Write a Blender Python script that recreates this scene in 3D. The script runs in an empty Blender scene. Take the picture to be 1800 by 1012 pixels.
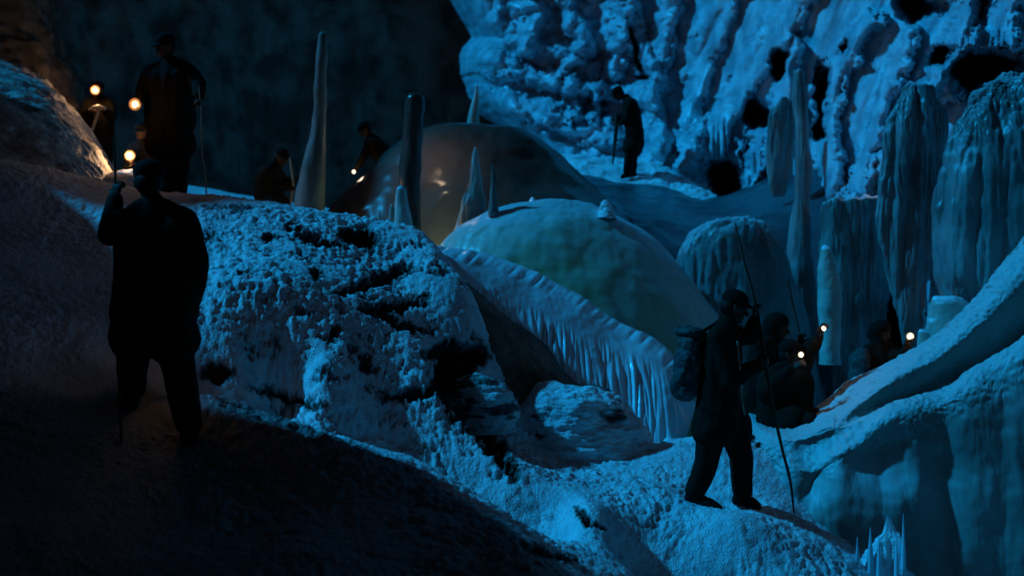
import bpy, bmesh, math, random
import numpy as np
from mathutils import Vector, Matrix

# ---------------------------------------------------------------- camera, world, light
SC = bpy.context.scene
COL = SC.collection
F = 1930.0
CX, CY = 900.0, 506.0
cam_d = bpy.data.cameras.new("camera")
cam = bpy.data.objects.new("camera", cam_d); COL.objects.link(cam)
cam.location = (0, 0, 0); cam.rotation_euler = (math.radians(90), 0, 0)
cam_d.sensor_width = 36; cam_d.lens = 36 * F / 1800.0
cam_d.dof.use_dof = True; cam_d.dof.focus_distance = 9.0; cam_d.dof.aperture_fstop = 1.3
cam_d.clip_start = 0.05; cam_d.clip_end = 500
SC.camera = cam

TOSUN = Vector((-0.76, 0.03, 0.68)).normalized()
wd = bpy.data.worlds.new("World"); SC.world = wd; wd.use_nodes = True
bg = wd.node_tree.nodes["Background"]
bg.inputs[0].default_value = (0.36, 0.56, 1.0, 1); bg.inputs[1].default_value = 0.0145
sd = bpy.data.lights.new("key_light", "SUN"); sun = bpy.data.objects.new("key_light", sd)
COL.objects.link(sun); sun.location = (-12, 12, 12)
sd.energy = 3.5; sd.angle = math.radians(2.5); sd.color = (0.005, 0.345, 0.80)
sun.rotation_euler = TOSUN.to_track_quat('Z', 'Y').to_euler()
vs = SC.view_settings
vs.view_transform = 'Standard'; vs.look = 'None'; vs.exposure = 0; vs.gamma = 1
SC.render.engine = 'CYCLES'
SC.cycles.use_denoising = True
SC.cycles.max_bounces = 6; SC.cycles.diffuse_bounces = 3; SC.cycles.glossy_bounces = 3
SC.cycles.sample_clamp_indirect = 3.0

def W(px, py, d):
    return Vector(((px - CX) / F * d, d, (CY - py) / F * d))

# ---------------------------------------------------------------- noise
_rng = np.random.RandomState(7)
_perm = np.tile(_rng.permutation(256), 3)
_g = _rng.normal(size=(256, 3)); _g /= np.linalg.norm(_g, axis=1)[:, None]
def perlin(P):
    P = np.asarray(P, float)
    i = np.floor(P).astype(int); f = P - i; i &= 255
    u = f * f * f * (f * (f * 6 - 15) + 10)
    out = 0
    for dx in (0, 1):
        wx = u[:, 0] if dx else 1 - u[:, 0]
        for dy in (0, 1):
            wy = u[:, 1] if dy else 1 - u[:, 1]
            for dz in (0, 1):
                wz = u[:, 2] if dz else 1 - u[:, 2]
                h = _perm[_perm[_perm[i[:, 0] + dx] + i[:, 1] + dy] + i[:, 2] + dz]
                g = _g[h & 255]
                out = out + wx * wy * wz * (g[:, 0] * (f[:, 0] - dx) + g[:, 1] * (f[:, 1] - dy) + g[:, 2] * (f[:, 2] - dz))
    return out * 1.5
def fbm(P, freq, octs=4, gain=0.5, seed=0.0):
    r = 0; a = 1.0; s = 0
    for k in range(octs):
        r = r + a * perlin(P * freq + seed + k * 17.3); s += a; a *= gain; freq = freq * 2.03
    return r / s
def billow(P, freq, octs=3, gain=0.5, seed=0.0):
    r = 0; a = 1.0; s = 0
    for k in range(octs):
        r = r + a * np.abs(perlin(P * freq + seed + k * 11.1)); s += a; a *= gain; freq = freq * 2.03
    return r / s * 2 - 0.45
def smooth01(x, a, b):
    t = np.clip((x - a) / (b - a), 0, 1); return t * t * (3 - 2 * t)

# ---------------------------------------------------------------- mesh helpers
def tag(o, label=None, cat=None, group=None, kind=None):
    if label: o["label"] = label
    if cat: o["category"] = cat
    if group: o["group"] = group
    if kind: o["kind"] = kind
    return o
def link(name, me, mat, parent=None):
    o = bpy.data.objects.new(name, me); COL.objects.link(o)
    if mat: me.materials.append(mat)
    if parent: o.parent = parent
    return o
def setsmooth(me):
    me.polygons.foreach_set("use_smooth", np.ones(len(me.polygons), bool))
def grid_mesh(name, V, nu, nv, mat, wrap=False, parent=None, rock=None):
    """V: (nv*nu,3) array row major."""
    me = bpy.data.meshes.new(name)
    j, i = np.meshgrid(np.arange(nv - 1), np.arange(nu if wrap else nu - 1), indexing='ij')
    a = j * nu + i; b = j * nu + (i + 1) % nu; c = b + nu; d = a + nu
    q = np.stack([a, b, c, d], -1).reshape(-1, 4)
    me.vertices.add(len(V)); me.vertices.foreach_set("co", V.astype(np.float32).ravel())
    me.loops.add(q.size); me.loops.foreach_set("vertex_index", q.ravel().astype(np.int32))
    me.polygons.add(len(q)); me.polygons.foreach_set("loop_start", np.arange(0, q.size, 4, dtype=np.int32))
    me.update(calc_edges=True); setsmooth(me)
    if rock is not None:
        at = me.attributes.new("rock", 'FLOAT', 'POINT'); at.data.foreach_set("value", rock.astype(np.float32))
    return link(name, me, mat, parent)
def grid_normals(V, nu, nv, wrap=False):
    G = V.reshape(nv, nu, 3)
    if wrap:
        du = np.roll(G, -1, 1) - np.roll(G, 1, 1)
    else:
        du = np.gradient(G, axis=1)
    dv = np.gradient(G, axis=0)
    n = np.cross(du, dv).reshape(-1, 3)
    n /= np.maximum(np.linalg.norm(n, axis=1), 1e-9)[:, None]
    return n
def catmull(P, n):
    """resample polyline P (k,m) to n points by arc length with catmull-rom."""
    P = np.asarray(P, float)
    k = len(P)
    if k == 1: return np.repeat(P, n, 0)
    L = np.r_[0, np.cumsum(np.linalg.norm(np.diff(P, axis=0), axis=1) + 1e-9)]
    t = np.linspace(0, L[-1], n); s = np.clip(np.searchsorted(L, t, 'right') - 1, 0, k - 2)
    f = ((t - L[s]) / (L[s + 1] - L[s]))[:, None]
    m = np.zeros_like(P)
    m[1:-1] = (P[2:] - P[:-2]) / (L[2:] - L[:-2])[:, None]
    m[0] = (P[1] - P[0]) / (L[1] - L[0]); m[-1] = (P[-1] - P[-2]) / (L[-1] - L[-2])
    h = (L[s + 1] - L[s])[:, None]
    return ((2 * f**3 - 3 * f**2 + 1) * P[s] + (f**3 - 2 * f**2 + f) * h * m[s]
            + (-2 * f**3 + 3 * f**2) * P[s + 1] + (f**3 - f**2) * h * m[s + 1])
def catmull_u(P, ts, n):
    """catmull over rows: P (k, nu, 3) at parameter ts -> n rows"""
    P = np.asarray(P, float); k = len(P)
    L = np.asarray(ts, float)
    t = np.linspace(0, L[-1], n); s = np.clip(np.searchsorted(L, t, 'right') - 1, 0, k - 2)
    f = ((t - L[s]) / (L[s + 1] - L[s]))[:, None, None]
    m = np.zeros_like(P)
    m[1:-1] = (P[2:] - P[:-2]) / (L[2:] - L[:-2])[:, None, None]
    m[0] = (P[1] - P[0]) / (L[1] - L[0]); m[-1] = (P[-1] - P[-2]) / (L[-1] - L[-2])
    h = (L[s + 1] - L[s])[:, None, None]
    return ((2 * f**3 - 3 * f**2 + 1) * P[s] + (f**3 - 2 * f**2 + f) * h * m[s]
            + (-2 * f**3 + 3 * f**2) * P[s + 1] + (f**3 - f**2) * h * m[s + 1])
def to_world(A):
    A = np.asarray(A, float)
    return np.stack([(A[..., 0] - CX) / F * A[..., 2], A[..., 2], (CY - A[..., 1]) / F * A[..., 2]], -1)
def to_px(V):
    return CX + V[:, 0] / V[:, 1] * F, CY - V[:, 2] / V[:, 1] * F
def loft(name, rows, nu, nv, mat, disp=None, rock_shade_fn=None, parent=None):
    """rows: list of polylines of (px,py,depth): lofted in world space."""
    R = [catmull(to_world(r), nu) for r in rows]
    ts = [0]
    for a, b in zip(R[:-1], R[1:]):
        ts.append(ts[-1] + max(0.05, float(np.median(np.linalg.norm(a - b, axis=1)))))
    V = catmull_u(R, ts, nv).reshape(-1, 3)
    N = grid_normals(V, nu, nv)
    if np.median((N * V).sum(1)) > 0: N = -N
    if disp is not None: V = V + N * disp(V, *to_px(V))[:, None]
    rock = rock_shade_fn(V, *to_px(V)) if rock_shade_fn else None
    return grid_mesh(name, V, nu, nv, mat, parent=parent, rock=rock)
def pillar(name, edges, D, mat, thick=1.0, nu=96, nv=120, flute=0.0, ff=12, rough=0.02, rf=4.0, power=1.0, parent=None, lean=0.0, disp=None, cap=True, jit=0.0):
    """closed body of ice: edges = [(py, left px, right px)...] top to bottom, elliptical section."""
    E = catmull([(e[0] * 1.0, e[1], e[2]) for e in edges], nv)
    if jit:
        q = np.stack([E[:, 0] * .013, np.full(nv, edges[0][1] * .37), np.zeros(nv)], 1); w_ = smooth01(np.linspace(0, 1, nv), .02, .15) * (1 - smooth01(np.linspace(0, 1, nv), .9, 1))
        E[:, 1] += jit * w_ * (fbm(q, 1, 3, .6) * 1.6); E[:, 2] += jit * w_ * (fbm(q + 31, 1, 3, .6) * 1.6)
    if cap: E[0, 1] = E[0, 2] = 0.5 * (E[0, 1] + E[0, 2])
    th = np.linspace(0, 2 * np.pi, nu, endpoint=False)
    c = 0.5 * (E[:, 1] + E[:, 2]); hw = np.maximum(0.5 * (E[:, 2] - E[:, 1]), 0.0)
    s = np.linspace(0, 1, nv)
    Dv = D + lean * (1 - s)
    cx = (c - CX) / F * Dv; hx = hw / F * Dv; z = (CY - E[:, 0]) / F * Dv
    sx = np.sign(np.cos(th)) * np.abs(np.cos(th)) ** power; sy = np.sign(np.sin(th)) * np.abs(np.sin(th)) ** power
    X = cx[:, None] + hx[:, None] * sx[None]; Y = Dv[:, None] + thick * hx[:, None] * sy[None]
    Z = np.repeat(z[:, None], nu, 1)
    V = np.stack([X, Y, Z], -1).reshape(-1, 3)
    N = grid_normals(V, nu, nv, True)
    cc = np.repeat(np.stack([cx, Dv, z], -1), nu, 0)
    if np.median((N * (V - cc)).sum(1)) < 0: N = -N
    dist = np.linalg.norm((V - cc)[:, :2], axis=1)
    att = np.clip(dist / 0.12, 0, 1)
    A = V * np.array([1, 1, 0.12])
    d = rough * fbm(V * np.array([1, 1, .35 if jit else 1]), rf, 4) + (flute * (np.abs(perlin(A * ff + 3.3)) * 1.4 - .4 + .55 * np.abs(perlin(A * ff * 2.6 + 9)) + .3 * np.abs(perlin(A * ff * 6 + 5))) if flute else 0)
    if disp is not None: d = d + disp(V, *to_px(V))
    V = V + N * (d * att)[:, None]
    return grid_mesh(name, V, nu, nv, mat, wrap=True, parent=parent)

# ---------------------------------------------------------------- materials
def mat_new(name):
    m = bpy.data.materials.new(name); m.use_nodes = True
    nt = m.node_tree; b = nt.nodes["Principled BSDF"]
    return m, nt, b
def nd(nt, t, **kw):
    n = nt.nodes.new(t)
    for k, v in kw.items():
        if hasattr(n, k): setattr(n, k, v)
        else: n.inputs[k].default_value = v
    return n
def noise_mix(nt, coord, scale, c1, c2, lo=.4, hi=.6, stretch=(1, 1, 1), detail=5):
    mp = nd(nt, "ShaderNodeMapping"); mp.inputs["Scale"].default_value = stretch
    nt.links.new(coord, mp.inputs[0])
    n = nd(nt, "ShaderNodeTexNoise"); n.inputs["Scale"].default_value = scale; n.inputs["Detail"].default_value = detail
    nt.links.new(mp.outputs[0], n.inputs["Vector"])
    r = nd(nt, "ShaderNodeValToRGB"); r.color_ramp.elements[0].position = lo; r.color_ramp.elements[1].position = hi
    r.color_ramp.elements[0].color = (*c1, 1); r.color_ramp.elements[1].color = (*c2, 1)
    nt.links.new(n.outputs[0], r.inputs[0])
    return r.outputs[0], n.outputs[0]
def bump(nt, b, hs, dist, strength=1.0):
    """hs: list of (socket, weight)"""
    prev = None
    for h, w in hs:
        bn = nd(nt, "ShaderNodeBump"); bn.inputs["Distance"].default_value = dist * w; bn.inputs["Strength"].default_value = strength
        nt.links.new(h, bn.inputs["Height"])
        if prev: nt.links.new(prev, bn.inputs["Normal"])
        prev = bn.outputs[0]
    nt.links.new(prev, b.inputs["Normal"])
def snow_mat(name, c1, c2, rockc=(.02, .017, .012), rockc2=(.05, .04, .03), rough=.5, dist=.02, sc=14):
    m, nt, b = mat_new(name)
    tc = nd(nt, "ShaderNodeTexCoord").outputs["Object"]
    col, f = noise_mix(nt, tc, 3.0, c1, c2, .38, .62)
    _, f2 = noise_mix(nt, tc, sc, c1, c2, detail=8)
    _, f3 = noise_mix(nt, tc, sc * 4, c1, c2, detail=4)
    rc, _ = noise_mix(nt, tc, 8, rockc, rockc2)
    at = nd(nt, "ShaderNodeAttribute"); at.attribute_name = "rock"  # bare rock, plus shade painted into crevices, holes and floor
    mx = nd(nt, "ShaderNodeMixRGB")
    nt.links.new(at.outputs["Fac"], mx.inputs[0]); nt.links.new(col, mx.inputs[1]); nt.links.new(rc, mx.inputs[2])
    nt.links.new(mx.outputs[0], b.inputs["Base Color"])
    b.inputs["Roughness"].default_value = rough; b.inputs["Specular IOR Level"].default_value = .3
    bump(nt, b, [(f2, 1), (f3, .45)], dist)
    return m
def ice_mat(name, c1, c2, rough=(.18, .45), dist=.01, stretch=(1, 1, .12), sc=9, nsc=1.5, sss=.0, frost=None, fr=(.5, .65), gloss=.5, coat=.25):
    m, nt, b = mat_new(name)
    tc = nd(nt, "ShaderNodeTexCoord").outputs["Object"]
    col, f = noise_mix(nt, tc, nsc, c1, c2, .35, .65)
    _, fs = noise_mix(nt, tc, sc, c1, c2, stretch=stretch, detail=6)
    _, fg = noise_mix(nt, tc, 45, c1, c2, detail=4)
    if frost:
        # hoar frost and snow caught where the ice faces up
        ge = nd(nt, "ShaderNodeNewGeometry"); sp = nd(nt, "ShaderNodeSeparateXYZ")
        nt.links.new(ge.outputs["Normal"], sp.inputs[0])
        ad = nd(nt, "ShaderNodeMath", operation='MULTIPLY_ADD'); nt.links.new(f, ad.inputs[0])
        ad.inputs[1].default_value = .8; nt.links.new(sp.outputs[2], ad.inputs[2])
        mr = nd(nt, "ShaderNodeMapRange"); nt.links.new(ad.outputs[0], mr.inputs[0])
        mr.inputs[1].default_value = fr[0]; mr.inputs[2].default_value = fr[1]
        mx = nd(nt, "ShaderNodeMixRGB"); nt.links.new(mr.outputs[0], mx.inputs[0])
        nt.links.new(col, mx.inputs[1]); mx.inputs[2].default_value = (*frost, 1)
        col = mx.outputs[0]
    nt.links.new(col, b.inputs["Base Color"])
    mr = nd(nt, "ShaderNodeMapRange"); nt.links.new(f, mr.inputs[0]); mr.inputs[3].default_value = rough[0]; mr.inputs[4].default_value = rough[1]
    nt.links.new(mr.outputs[0], b.inputs["Roughness"])
    b.inputs["Specular IOR Level"].default_value = gloss
    b.inputs["Subsurface Weight"].default_value = sss
    b.inputs["Subsurface Radius"].default_value = (.05, .12, .2)
    b.inputs["IOR"].default_value = 1.31
    b.inputs["Coat Weight"].default_value = coat; b.inputs["Coat Roughness"].default_value = .15
    bump(nt, b, [(fs, 1), (fg, .25)], dist)
    return m
def plain(name, c, rough=.8, sc=30, var=.5, dist=.003, metal=0):
    m, nt, b = mat_new(name)
    tc = nd(nt, "ShaderNodeTexCoord").outputs["Object"]
    col, f = noise_mix(nt, tc, sc, tuple(x * (1 - var * .5) for x in c), tuple(x * (1 + var * .5) for x in c))
    nt.links.new(col, b.inputs["Base Color"]); b.inputs["Roughness"].default_value = rough
    b.inputs["Metallic"].default_value = metal
    b.inputs["Specular IOR Level"].default_value = .12
    bump(nt, b, [(f, 1)], dist)
    return m
def emit(name, c, s):
    m, nt, b = mat_new(name)
    b.inputs["Base Color"].default_value = (0.8, .7, .5, 1)
    b.inputs["Emission Color"].default_value = (*c, 1); b.inputs["Emission Strength"].default_value = s
    return m
M = dict(
    snow=snow_mat("crusted_snow", (.62, .67, .70), (.86, .88, .90), dist=.02, sc=16),
    dark_snow=snow_mat("dirty_snow", (.16, .16, .17), (.3, .3, .31), dist=.03),
    wall_snow=snow_mat("rime_ice", (.30, .38, .44), (.58, .66, .72), dist=.012, sc=4, rough=.3),
    warm_rock=snow_mat("banked_ice", (.28, .27, .25), (.62, .60, .55), dist=.05, sc=7),
    rock=plain("cave_rock", (.24, .16, .12), .75, 1.2, .9, .25),
    darkrock=plain("dark_rock", (.10, .075, .05), .8, 2.0, .8, .1),
    ice=ice_mat("blue_ice", (.42, .50, .42), (.62, .72, .70), frost=(.75, .80, .85)),
    ice_green=ice_mat("green_ice", (.30, .34, .12), (.38, .42, .28), rough=(.25, .4), gloss=.5, coat=0, sss=.35, frost=(.56, .64, .70), fr=(.6, 1.4), nsc=.4, dist=.005),
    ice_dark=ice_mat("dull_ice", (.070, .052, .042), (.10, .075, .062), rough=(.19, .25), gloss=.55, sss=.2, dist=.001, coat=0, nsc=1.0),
    ice_grey=ice_mat("grey_ice", (.30, .34, .30), (.52, .56, .50), rough=(.2, .5), frost=(.74, .80, .84), fr=(.62, .9), nsc=1.1, dist=.02, sc=5),
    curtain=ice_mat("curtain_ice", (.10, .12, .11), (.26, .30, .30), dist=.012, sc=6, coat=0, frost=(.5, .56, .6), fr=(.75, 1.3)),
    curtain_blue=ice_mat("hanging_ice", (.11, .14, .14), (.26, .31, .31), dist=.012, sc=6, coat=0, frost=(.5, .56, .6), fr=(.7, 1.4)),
    stal=ice_mat("stalagmite_ice", (.07, .075, .06), (.15, .17, .16), rough=(.4, .55), coat=0, dist=.01, frost=(.4, .45, .48), fr=(.8, 1.4)),
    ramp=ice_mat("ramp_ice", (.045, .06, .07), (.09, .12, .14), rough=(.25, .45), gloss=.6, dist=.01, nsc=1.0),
    bank=ice_mat("bank_ice", (.22, .20, .18), (.33, .32, .30), rough=(.3, .5), frost=(.50, .56, .56), fr=(.62, 1.1), nsc=1.0, dist=.012, sc=5, coat=0),
)

# ---------------------------------------------------------------- the ground: one snow sheet
class TPS:
    def __init__(s, pts, z, lam=1e-3):
        P = np.array(pts, float); n = len(P); s.P = P
        K = s.k(P, P) + lam * np.eye(n); A = np.zeros((n + 3, n + 3))
        A[:n, :n] = K; A[:n, n] = 1; A[:n, n + 1:] = P; A[n, :n] = 1; A[n + 1:, :n] = P.T
        s.w = np.linalg.solve(A, np.r_[z, 0, 0, 0])
    def k(s, a, b):
        r2 = ((a[:, None] - b[None]) ** 2).sum(-1); return 0.5 * r2 * np.log(r2 + 1e-9)
    def __call__(s, x):
        out = np.empty(len(x))
        for i in range(0, len(x), 40000):
            q = x[i:i + 40000]; out[i:i + 40000] = s.k(q, s.P) @ s.w[:-3] + s.w[-3] + q @ s.w[-2:]
        return out
KEY = [ # px, py, depth
 (0,1012,4.6),(250,1012,4.8),(500,1012,5.0),(750,1012,5.4),(962,1012,5.9),(1150,1160,6.0),(1300,1300,6.2),(1600,1400,6.6),
 (-300,1012,4.2),(0,850,5.6),(0,700,6.6),(150,780,6.3),(335,780,6.8),(230,705,7.45),(350,692,7.3),(480,745,7.0),(600,800,6.7),(800,905,6.3),(450,850,6.3),(600,900,6.0),
 (500,742,8.2),(640,790,8.1),(810,880,7.9),(960,985,7.7),(1100,1012,7.7),(1300,1012,7.9),(1500,966,8.75),(1560,996,8.75),(1650,1040,8.8),(1750,1080,8.9),(1430,922,8.85),(1300,1100,7.2),
 (0,600,7.3),(150,600,7.7),(0,500,8.1),(120,470,8.6),(0,400,8.9),(150,400,9.2),(300,600,8.0),
 (0,292,9.8),(90,318,9.8),(180,345,9.9),(-200,280,9.5),(-400,330,8.6),(250,400,9.4),(300,500,8.6),
 (380,670,7.9),(420,620,8.1),(480,520,8.6),(400,460,9.0),(350,364,9.9),(430,364,10.1),(500,368,10.3),(600,380,10.6),(680,392,10.8),(745,415,10.9),
 (560,460,9.4),(640,520,9.1),(560,650,8.2),(680,640,8.7),(740,560,9.4),(700,480,9.9),(790,460,10.4),(835,530,10.0),(838,590,9.6),(770,640,9.0),
 (760,700,8.6),(820,730,8.8),(900,830,8.2),(760,820,7.6),(900,920,7.3),(1050,900,7.8),(1050,950,7.5),(1000,850,8.4),
 (1180,870,8.6),(1100,835,9.0),(1150,805,9.3),(1200,797,9.4),(1280,895,8.7),(1240,890,8.8),(1330,850,9.1),(1400,905,8.7),(1480,950,8.6),(1300,950,8.0),(1450,975,8.2),
 (1320,760,9.8),(1400,800,9.6),
]
KEYW = [tuple(W(*k)) for k in KEY] + [ # x, y, z behind the crests
 (-2.9,11.0,.86),(-3.6,11.2,.95),(-3.0,12.5,.5),(-1.6,12.0,.2),(-2.0,14,.3),(-2.8,16,.5),(-3.9,18,.5),(-6,18,1.0),(-7.4,20,1.95),(-2.6,22,1.4),(-6,24,2.0),(0,18,-.3),
 (-.6,12.2,-.7),(.3,11,-1.25),(1.0,10.6,-1.5),(0,10.2,-1.2),(1.6,12,-1.9),(.6,13,-1.6),(2.4,10.6,-2.0),(3,11.5,-2.1),(4.5,14,-2.2),(4,12.5,-2.2),
 (3,20,0),(6,18,-2),(10,14,-2),(8,10,-2.2),(6,8,-2.4),(0,28,0),(-12,28,2.5),(12,28,0),(-12,14,2.0),
 (-6.5,12,1.6),(-5.2,11.5,1.25),(-12,8,1.5),(-3.2,3,-1.3),(0,3,-1.7),(3,3,-2.2),(8,3,-2.6),(4,6,-2.2),(-.35,9.0,-1.2),
]
_k = np.array(KEYW)
tps = TPS(_k[:, :2], _k[:, 2])
def gz(x, y): return float(tps(np.array([[x, y]]))[0])

ds = [2.5]
while ds[-1] < 34:
    d = ds[-1]; ds.append(d + (.018 if 4.2 < d < 11.2 else .05 if d < 4.2 else .03 + .012 * (d - 11.2)))
ds = np.array(ds)
pxs = np.r_[np.linspace(-900, -60, 60, endpoint=False), np.linspace(-60, 1860, 760), np.linspace(1865, 2700, 50)]
PX, DD = np.meshgrid(pxs, ds)
gx = (PX - CX) / F * DD
V = np.stack([gx.ravel(), DD.ravel(), tps(np.stack([gx.ravel(), DD.ravel()], 1))], 1)
nu, nv = len(pxs), len(ds)
px, py = to_px(V)
N = grid_normals(V, nu, nv); N *= np.sign(N[:, 2])[:, None]
def blob(px, py, cx, cy, rx, ry, ang=0):
    a = math.radians(ang); x = (px - cx); y = (py - cy)
    u = x * math.cos(a) + y * math.sin(a); v = -x * math.sin(a) + y * math.cos(a)
    return np.exp(-((u / rx) ** 2 + (v / ry) ** 2))
crust = smooth01(px, 200, 400) * (1 - .75 * smooth01(px, 1050, 1250)) * (1 - .35 * smooth01(py, 720, 850)) * (V[:, 1] < 11.5)
near = (V[:, 1] < 13)
amp = .027 + .022 * crust
lump = .45 + .9 * smooth01(fbm(V, 1.1, 3, .6, 41), -.25, .3)
D_ = amp * lump * (.55 * billow(V, 3.2, 3, .6) + .6 * billow(V, 7.5, 4, .65, 3) + .7 * fbm(V, 17, 3, .7, 5)) + .05 * fbm(V, .9, 3)
# broken crevices: rock between the snow, shadow spots painted in the same dark colour
wob = 34 * fbm(V, 5, 5, .75, 9); wob2 = 26 * fbm(V, 6, 5, .75, 19)
rock_shade = np.zeros(len(V))
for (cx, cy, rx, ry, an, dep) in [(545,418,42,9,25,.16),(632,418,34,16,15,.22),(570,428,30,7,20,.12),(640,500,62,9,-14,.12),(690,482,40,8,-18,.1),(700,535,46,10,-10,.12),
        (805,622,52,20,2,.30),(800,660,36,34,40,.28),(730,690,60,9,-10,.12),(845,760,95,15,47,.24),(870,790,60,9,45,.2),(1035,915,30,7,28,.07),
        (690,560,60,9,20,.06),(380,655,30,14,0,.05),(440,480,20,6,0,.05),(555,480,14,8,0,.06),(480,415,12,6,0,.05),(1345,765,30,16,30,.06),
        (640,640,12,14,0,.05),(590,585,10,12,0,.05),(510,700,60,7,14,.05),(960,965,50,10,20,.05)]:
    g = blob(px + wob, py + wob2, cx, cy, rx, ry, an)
    D_ -= dep * smooth01(g, .25, .8); rock_shade = np.maximum(rock_shade, smooth01(g, .16, .34))
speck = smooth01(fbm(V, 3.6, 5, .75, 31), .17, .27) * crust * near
D_ -= .03 * speck; rock_shade = np.maximum(rock_shade, speck * .75)
V = V + N * D_[:, None]
left = (1 - smooth01(px, 180, 420)) * .0
grime = smooth01(fbm(V, .8, 4, .6, 77) + .25 * (px < 900) - .0, .3, .5) * 0
# foreground shade painted into the floor colour, lower left
floor_shade = (1 - smooth01(px, 1100, 1300)) * smooth01(py, 560, 720) * (1 - smooth01(V[:, 1] - np.interp(px, [0, 350, 600, 960], [7.6, 7.5, 6.95, 6.3]), 0, .2))
rock_shade = np.maximum(rock_shade, floor_shade * .80)
go = grid_mesh("ground", V, nu, nv, M["snow"], rock=rock_shade); tag(go, kind="structure")

# ---------------------------------------------------------------- cave walls behind and to the left
def sheet(name, pxr, pyr, nu, nv, depth, mat, ledge=None, disp=None, rock_shade_fn=None):
    """a rock or ice face: depth(px,py) metres away, left border may follow ledge(py)."""
    vy = np.linspace(pyr[0], pyr[1], nv); u = np.linspace(0, 1, nu)
    Vp = np.repeat(vy[:, None], nu, 1); U = np.repeat(u[None], nv, 0)
    xl = (ledge(vy) if ledge else np.full(nv, pxr[0]))[:, None]
    X = xl + (pxr[1] - xl) * U
    Dp = depth(X.ravel(), Vp.ravel(), U.ravel())
    if ledge: # roll away round the border instead of ending in a cut edge
        e = np.clip(1 - U.ravel() / .06, 0, 1); Dp = Dp + 5.0 * e ** 2.2
        Xr = X.ravel() + 0
    V = to_world(np.stack([X.ravel(), Vp.ravel(), Dp], -1))
    N = grid_normals(V, nu, nv)
    if np.median((N * V).sum(1)) > 0: N = -N
    if disp is not None: V = V + N * disp(V, X.ravel(), Vp.ravel())[:, None]
    return grid_mesh(name, V, nu, nv, mat, rock=rock_shade_fn(V, X.ravel(), Vp.ravel()) if rock_shade_fn else None)
def seg_field(px, py, line, w):
    """1 on a polyline falling to 0 at w pixels, round section"""
    best = np.full(len(px), 1e9)
    P = np.array(line, float)
    for a, b in zip(P[:-1], P[1:]):
        ab = b - a; t = np.clip(((px - a[0]) * ab[0] + (py - a[1]) * ab[1]) / (ab @ ab), 0, 1)
        best = np.minimum(best, np.hypot(px - a[0] - t * ab[0], py - a[1] - t * ab[1]))
    return np.sqrt(np.clip(1 - (best / w) ** 2, 0, 1))
o = sheet("cave_wall", (-700, 1300), (-260, 620), 380, 220,
      lambda x, y, u: 25 + (x + 100) / 1000 * 10 - 1.4 * (y / 400), M["rock"],
      disp=lambda V, x, y: 1.1 * fbm(V * np.array([1, 1, .35]), .22, 5, .55) + .35 * billow(V * np.array([1, 1, .3]), .9, 4))
tag(o, kind="structure")
# dark buttress at the left edge
o = loft("rock_face", [
    [(-700,-260,15),(-200,-260,15.5),(60,-260,17),(90,-250,21)],
    [(-700,-50,14.5),(-200,-50,15),(50,-50,16.5),(85,-50,21)],
    [(-700,80,14),(-200,80,14.5),(60,70,16),(110,80,20.5)],
    [(-700,200,13.5),(-200,180,14),(90,160,15.5),(150,200,20)],
    [(-700,380,12.5),(-200,330,13),(110,330,14.8),(190,360,19)]], 160, 140, M["darkrock"],
    disp=lambda V, x, y: .30 * fbm(V, .8, 5, .6) + .15 * billow(V, 1.6, 4))
tag(o, kind="structure")
# unseen rocks added at the left to block the key light, shading the foreground
_blocker = pillar("rock_face", [(-1750,-1900,-1500),(-900,-2500,-1250),(300,-2600,-1200),(1300,-2700,-1150),(2200,-2700,-1150)], 3.6, M["darkrock"], thick=2.8, power=.5, rough=.35, rf=.9, nu=90, nv=90)
tag(_blocker, kind="structure")
_blocker = pillar("rock_face", [(-90,-620,-470),(10,-860,-330),(200,-960,-290),(500,-980,-290),(900,-980,-290)], 8.2, M["darkrock"], thick=2.1, rough=.3, rf=.9, nu=110, nv=90)
tag(_blocker, kind="structure")
_blocker = pillar("rock_face", [(-520,-640,-460),(-350,-720,-370),(200,-760,-330),(600,-760,-330)], 11.2, M["darkrock"], thick=1.4, rough=.3, rf=.9, nu=110, nv=90)
tag(_blocker, kind="structure")

# banked ice on the left, lit by the walkers' lamps
o = loft("snow_bank", [
    [(-400,60,17),(-100,70,16),(60,130,15.5),(140,205,15.5),(200,300,15.5),(260,420,15.5)],
    [(-400,90,14),(-100,100,13.6),(40,150,13.4),(120,215,13.2),(180,300,13.0),(230,390,12.6)],
    [(-400,140,12.6),(-100,160,12.2),(20,190,12.0),(100,250,11.8),(170,325,11.6),(215,390,11.4)],
    [(-400,240,11.4),(-100,250,11),(10,270,10.9),(90,310,10.8),(160,360,10.7),(205,410,10.6)],
    [(-400,380,10.2),(-100,370,10.1),(10,380,10.1),(90,400,10.1),(150,430,10.1),(190,460,10.1)]], 260, 200, M["warm_rock"],
    disp=lambda V, x, y: .10 * fbm(V, 1.4, 4, .6) + .05 * billow(V * np.array([1, 1, 1]), 3, 4),
    rock_shade_fn=lambda V, x, y: .8 * smooth01(fbm(V * np.array([1, .6, 1.6]), 2.2, 4, .6, 3), .12, .3))
tag(o, kind="structure")
# snow shelf the upper left walkers cross
o = loft("snow_shelf", [
    [(150,330,17),(200,312,17),(260,300,17),(330,345,16),(400,400,15)],
    [(150,330,12.6),(205,305,12.4),(245,312,12.3),(300,345,12),(400,400,11.8)],
    [(150,370,11.4),(205,345,11.3),(245,350,11.2),(300,358,11),(400,400,10.9)],
    [(150,430,10.5),(205,420,10.5),(245,420,10.4),(300,430,10.3),(400,450,10.3)]], 120, 90, M["snow"],
    disp=lambda V, x, y: .06 * fbm(V, 3, 4, .6))
tag(o, kind="structure")

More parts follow.
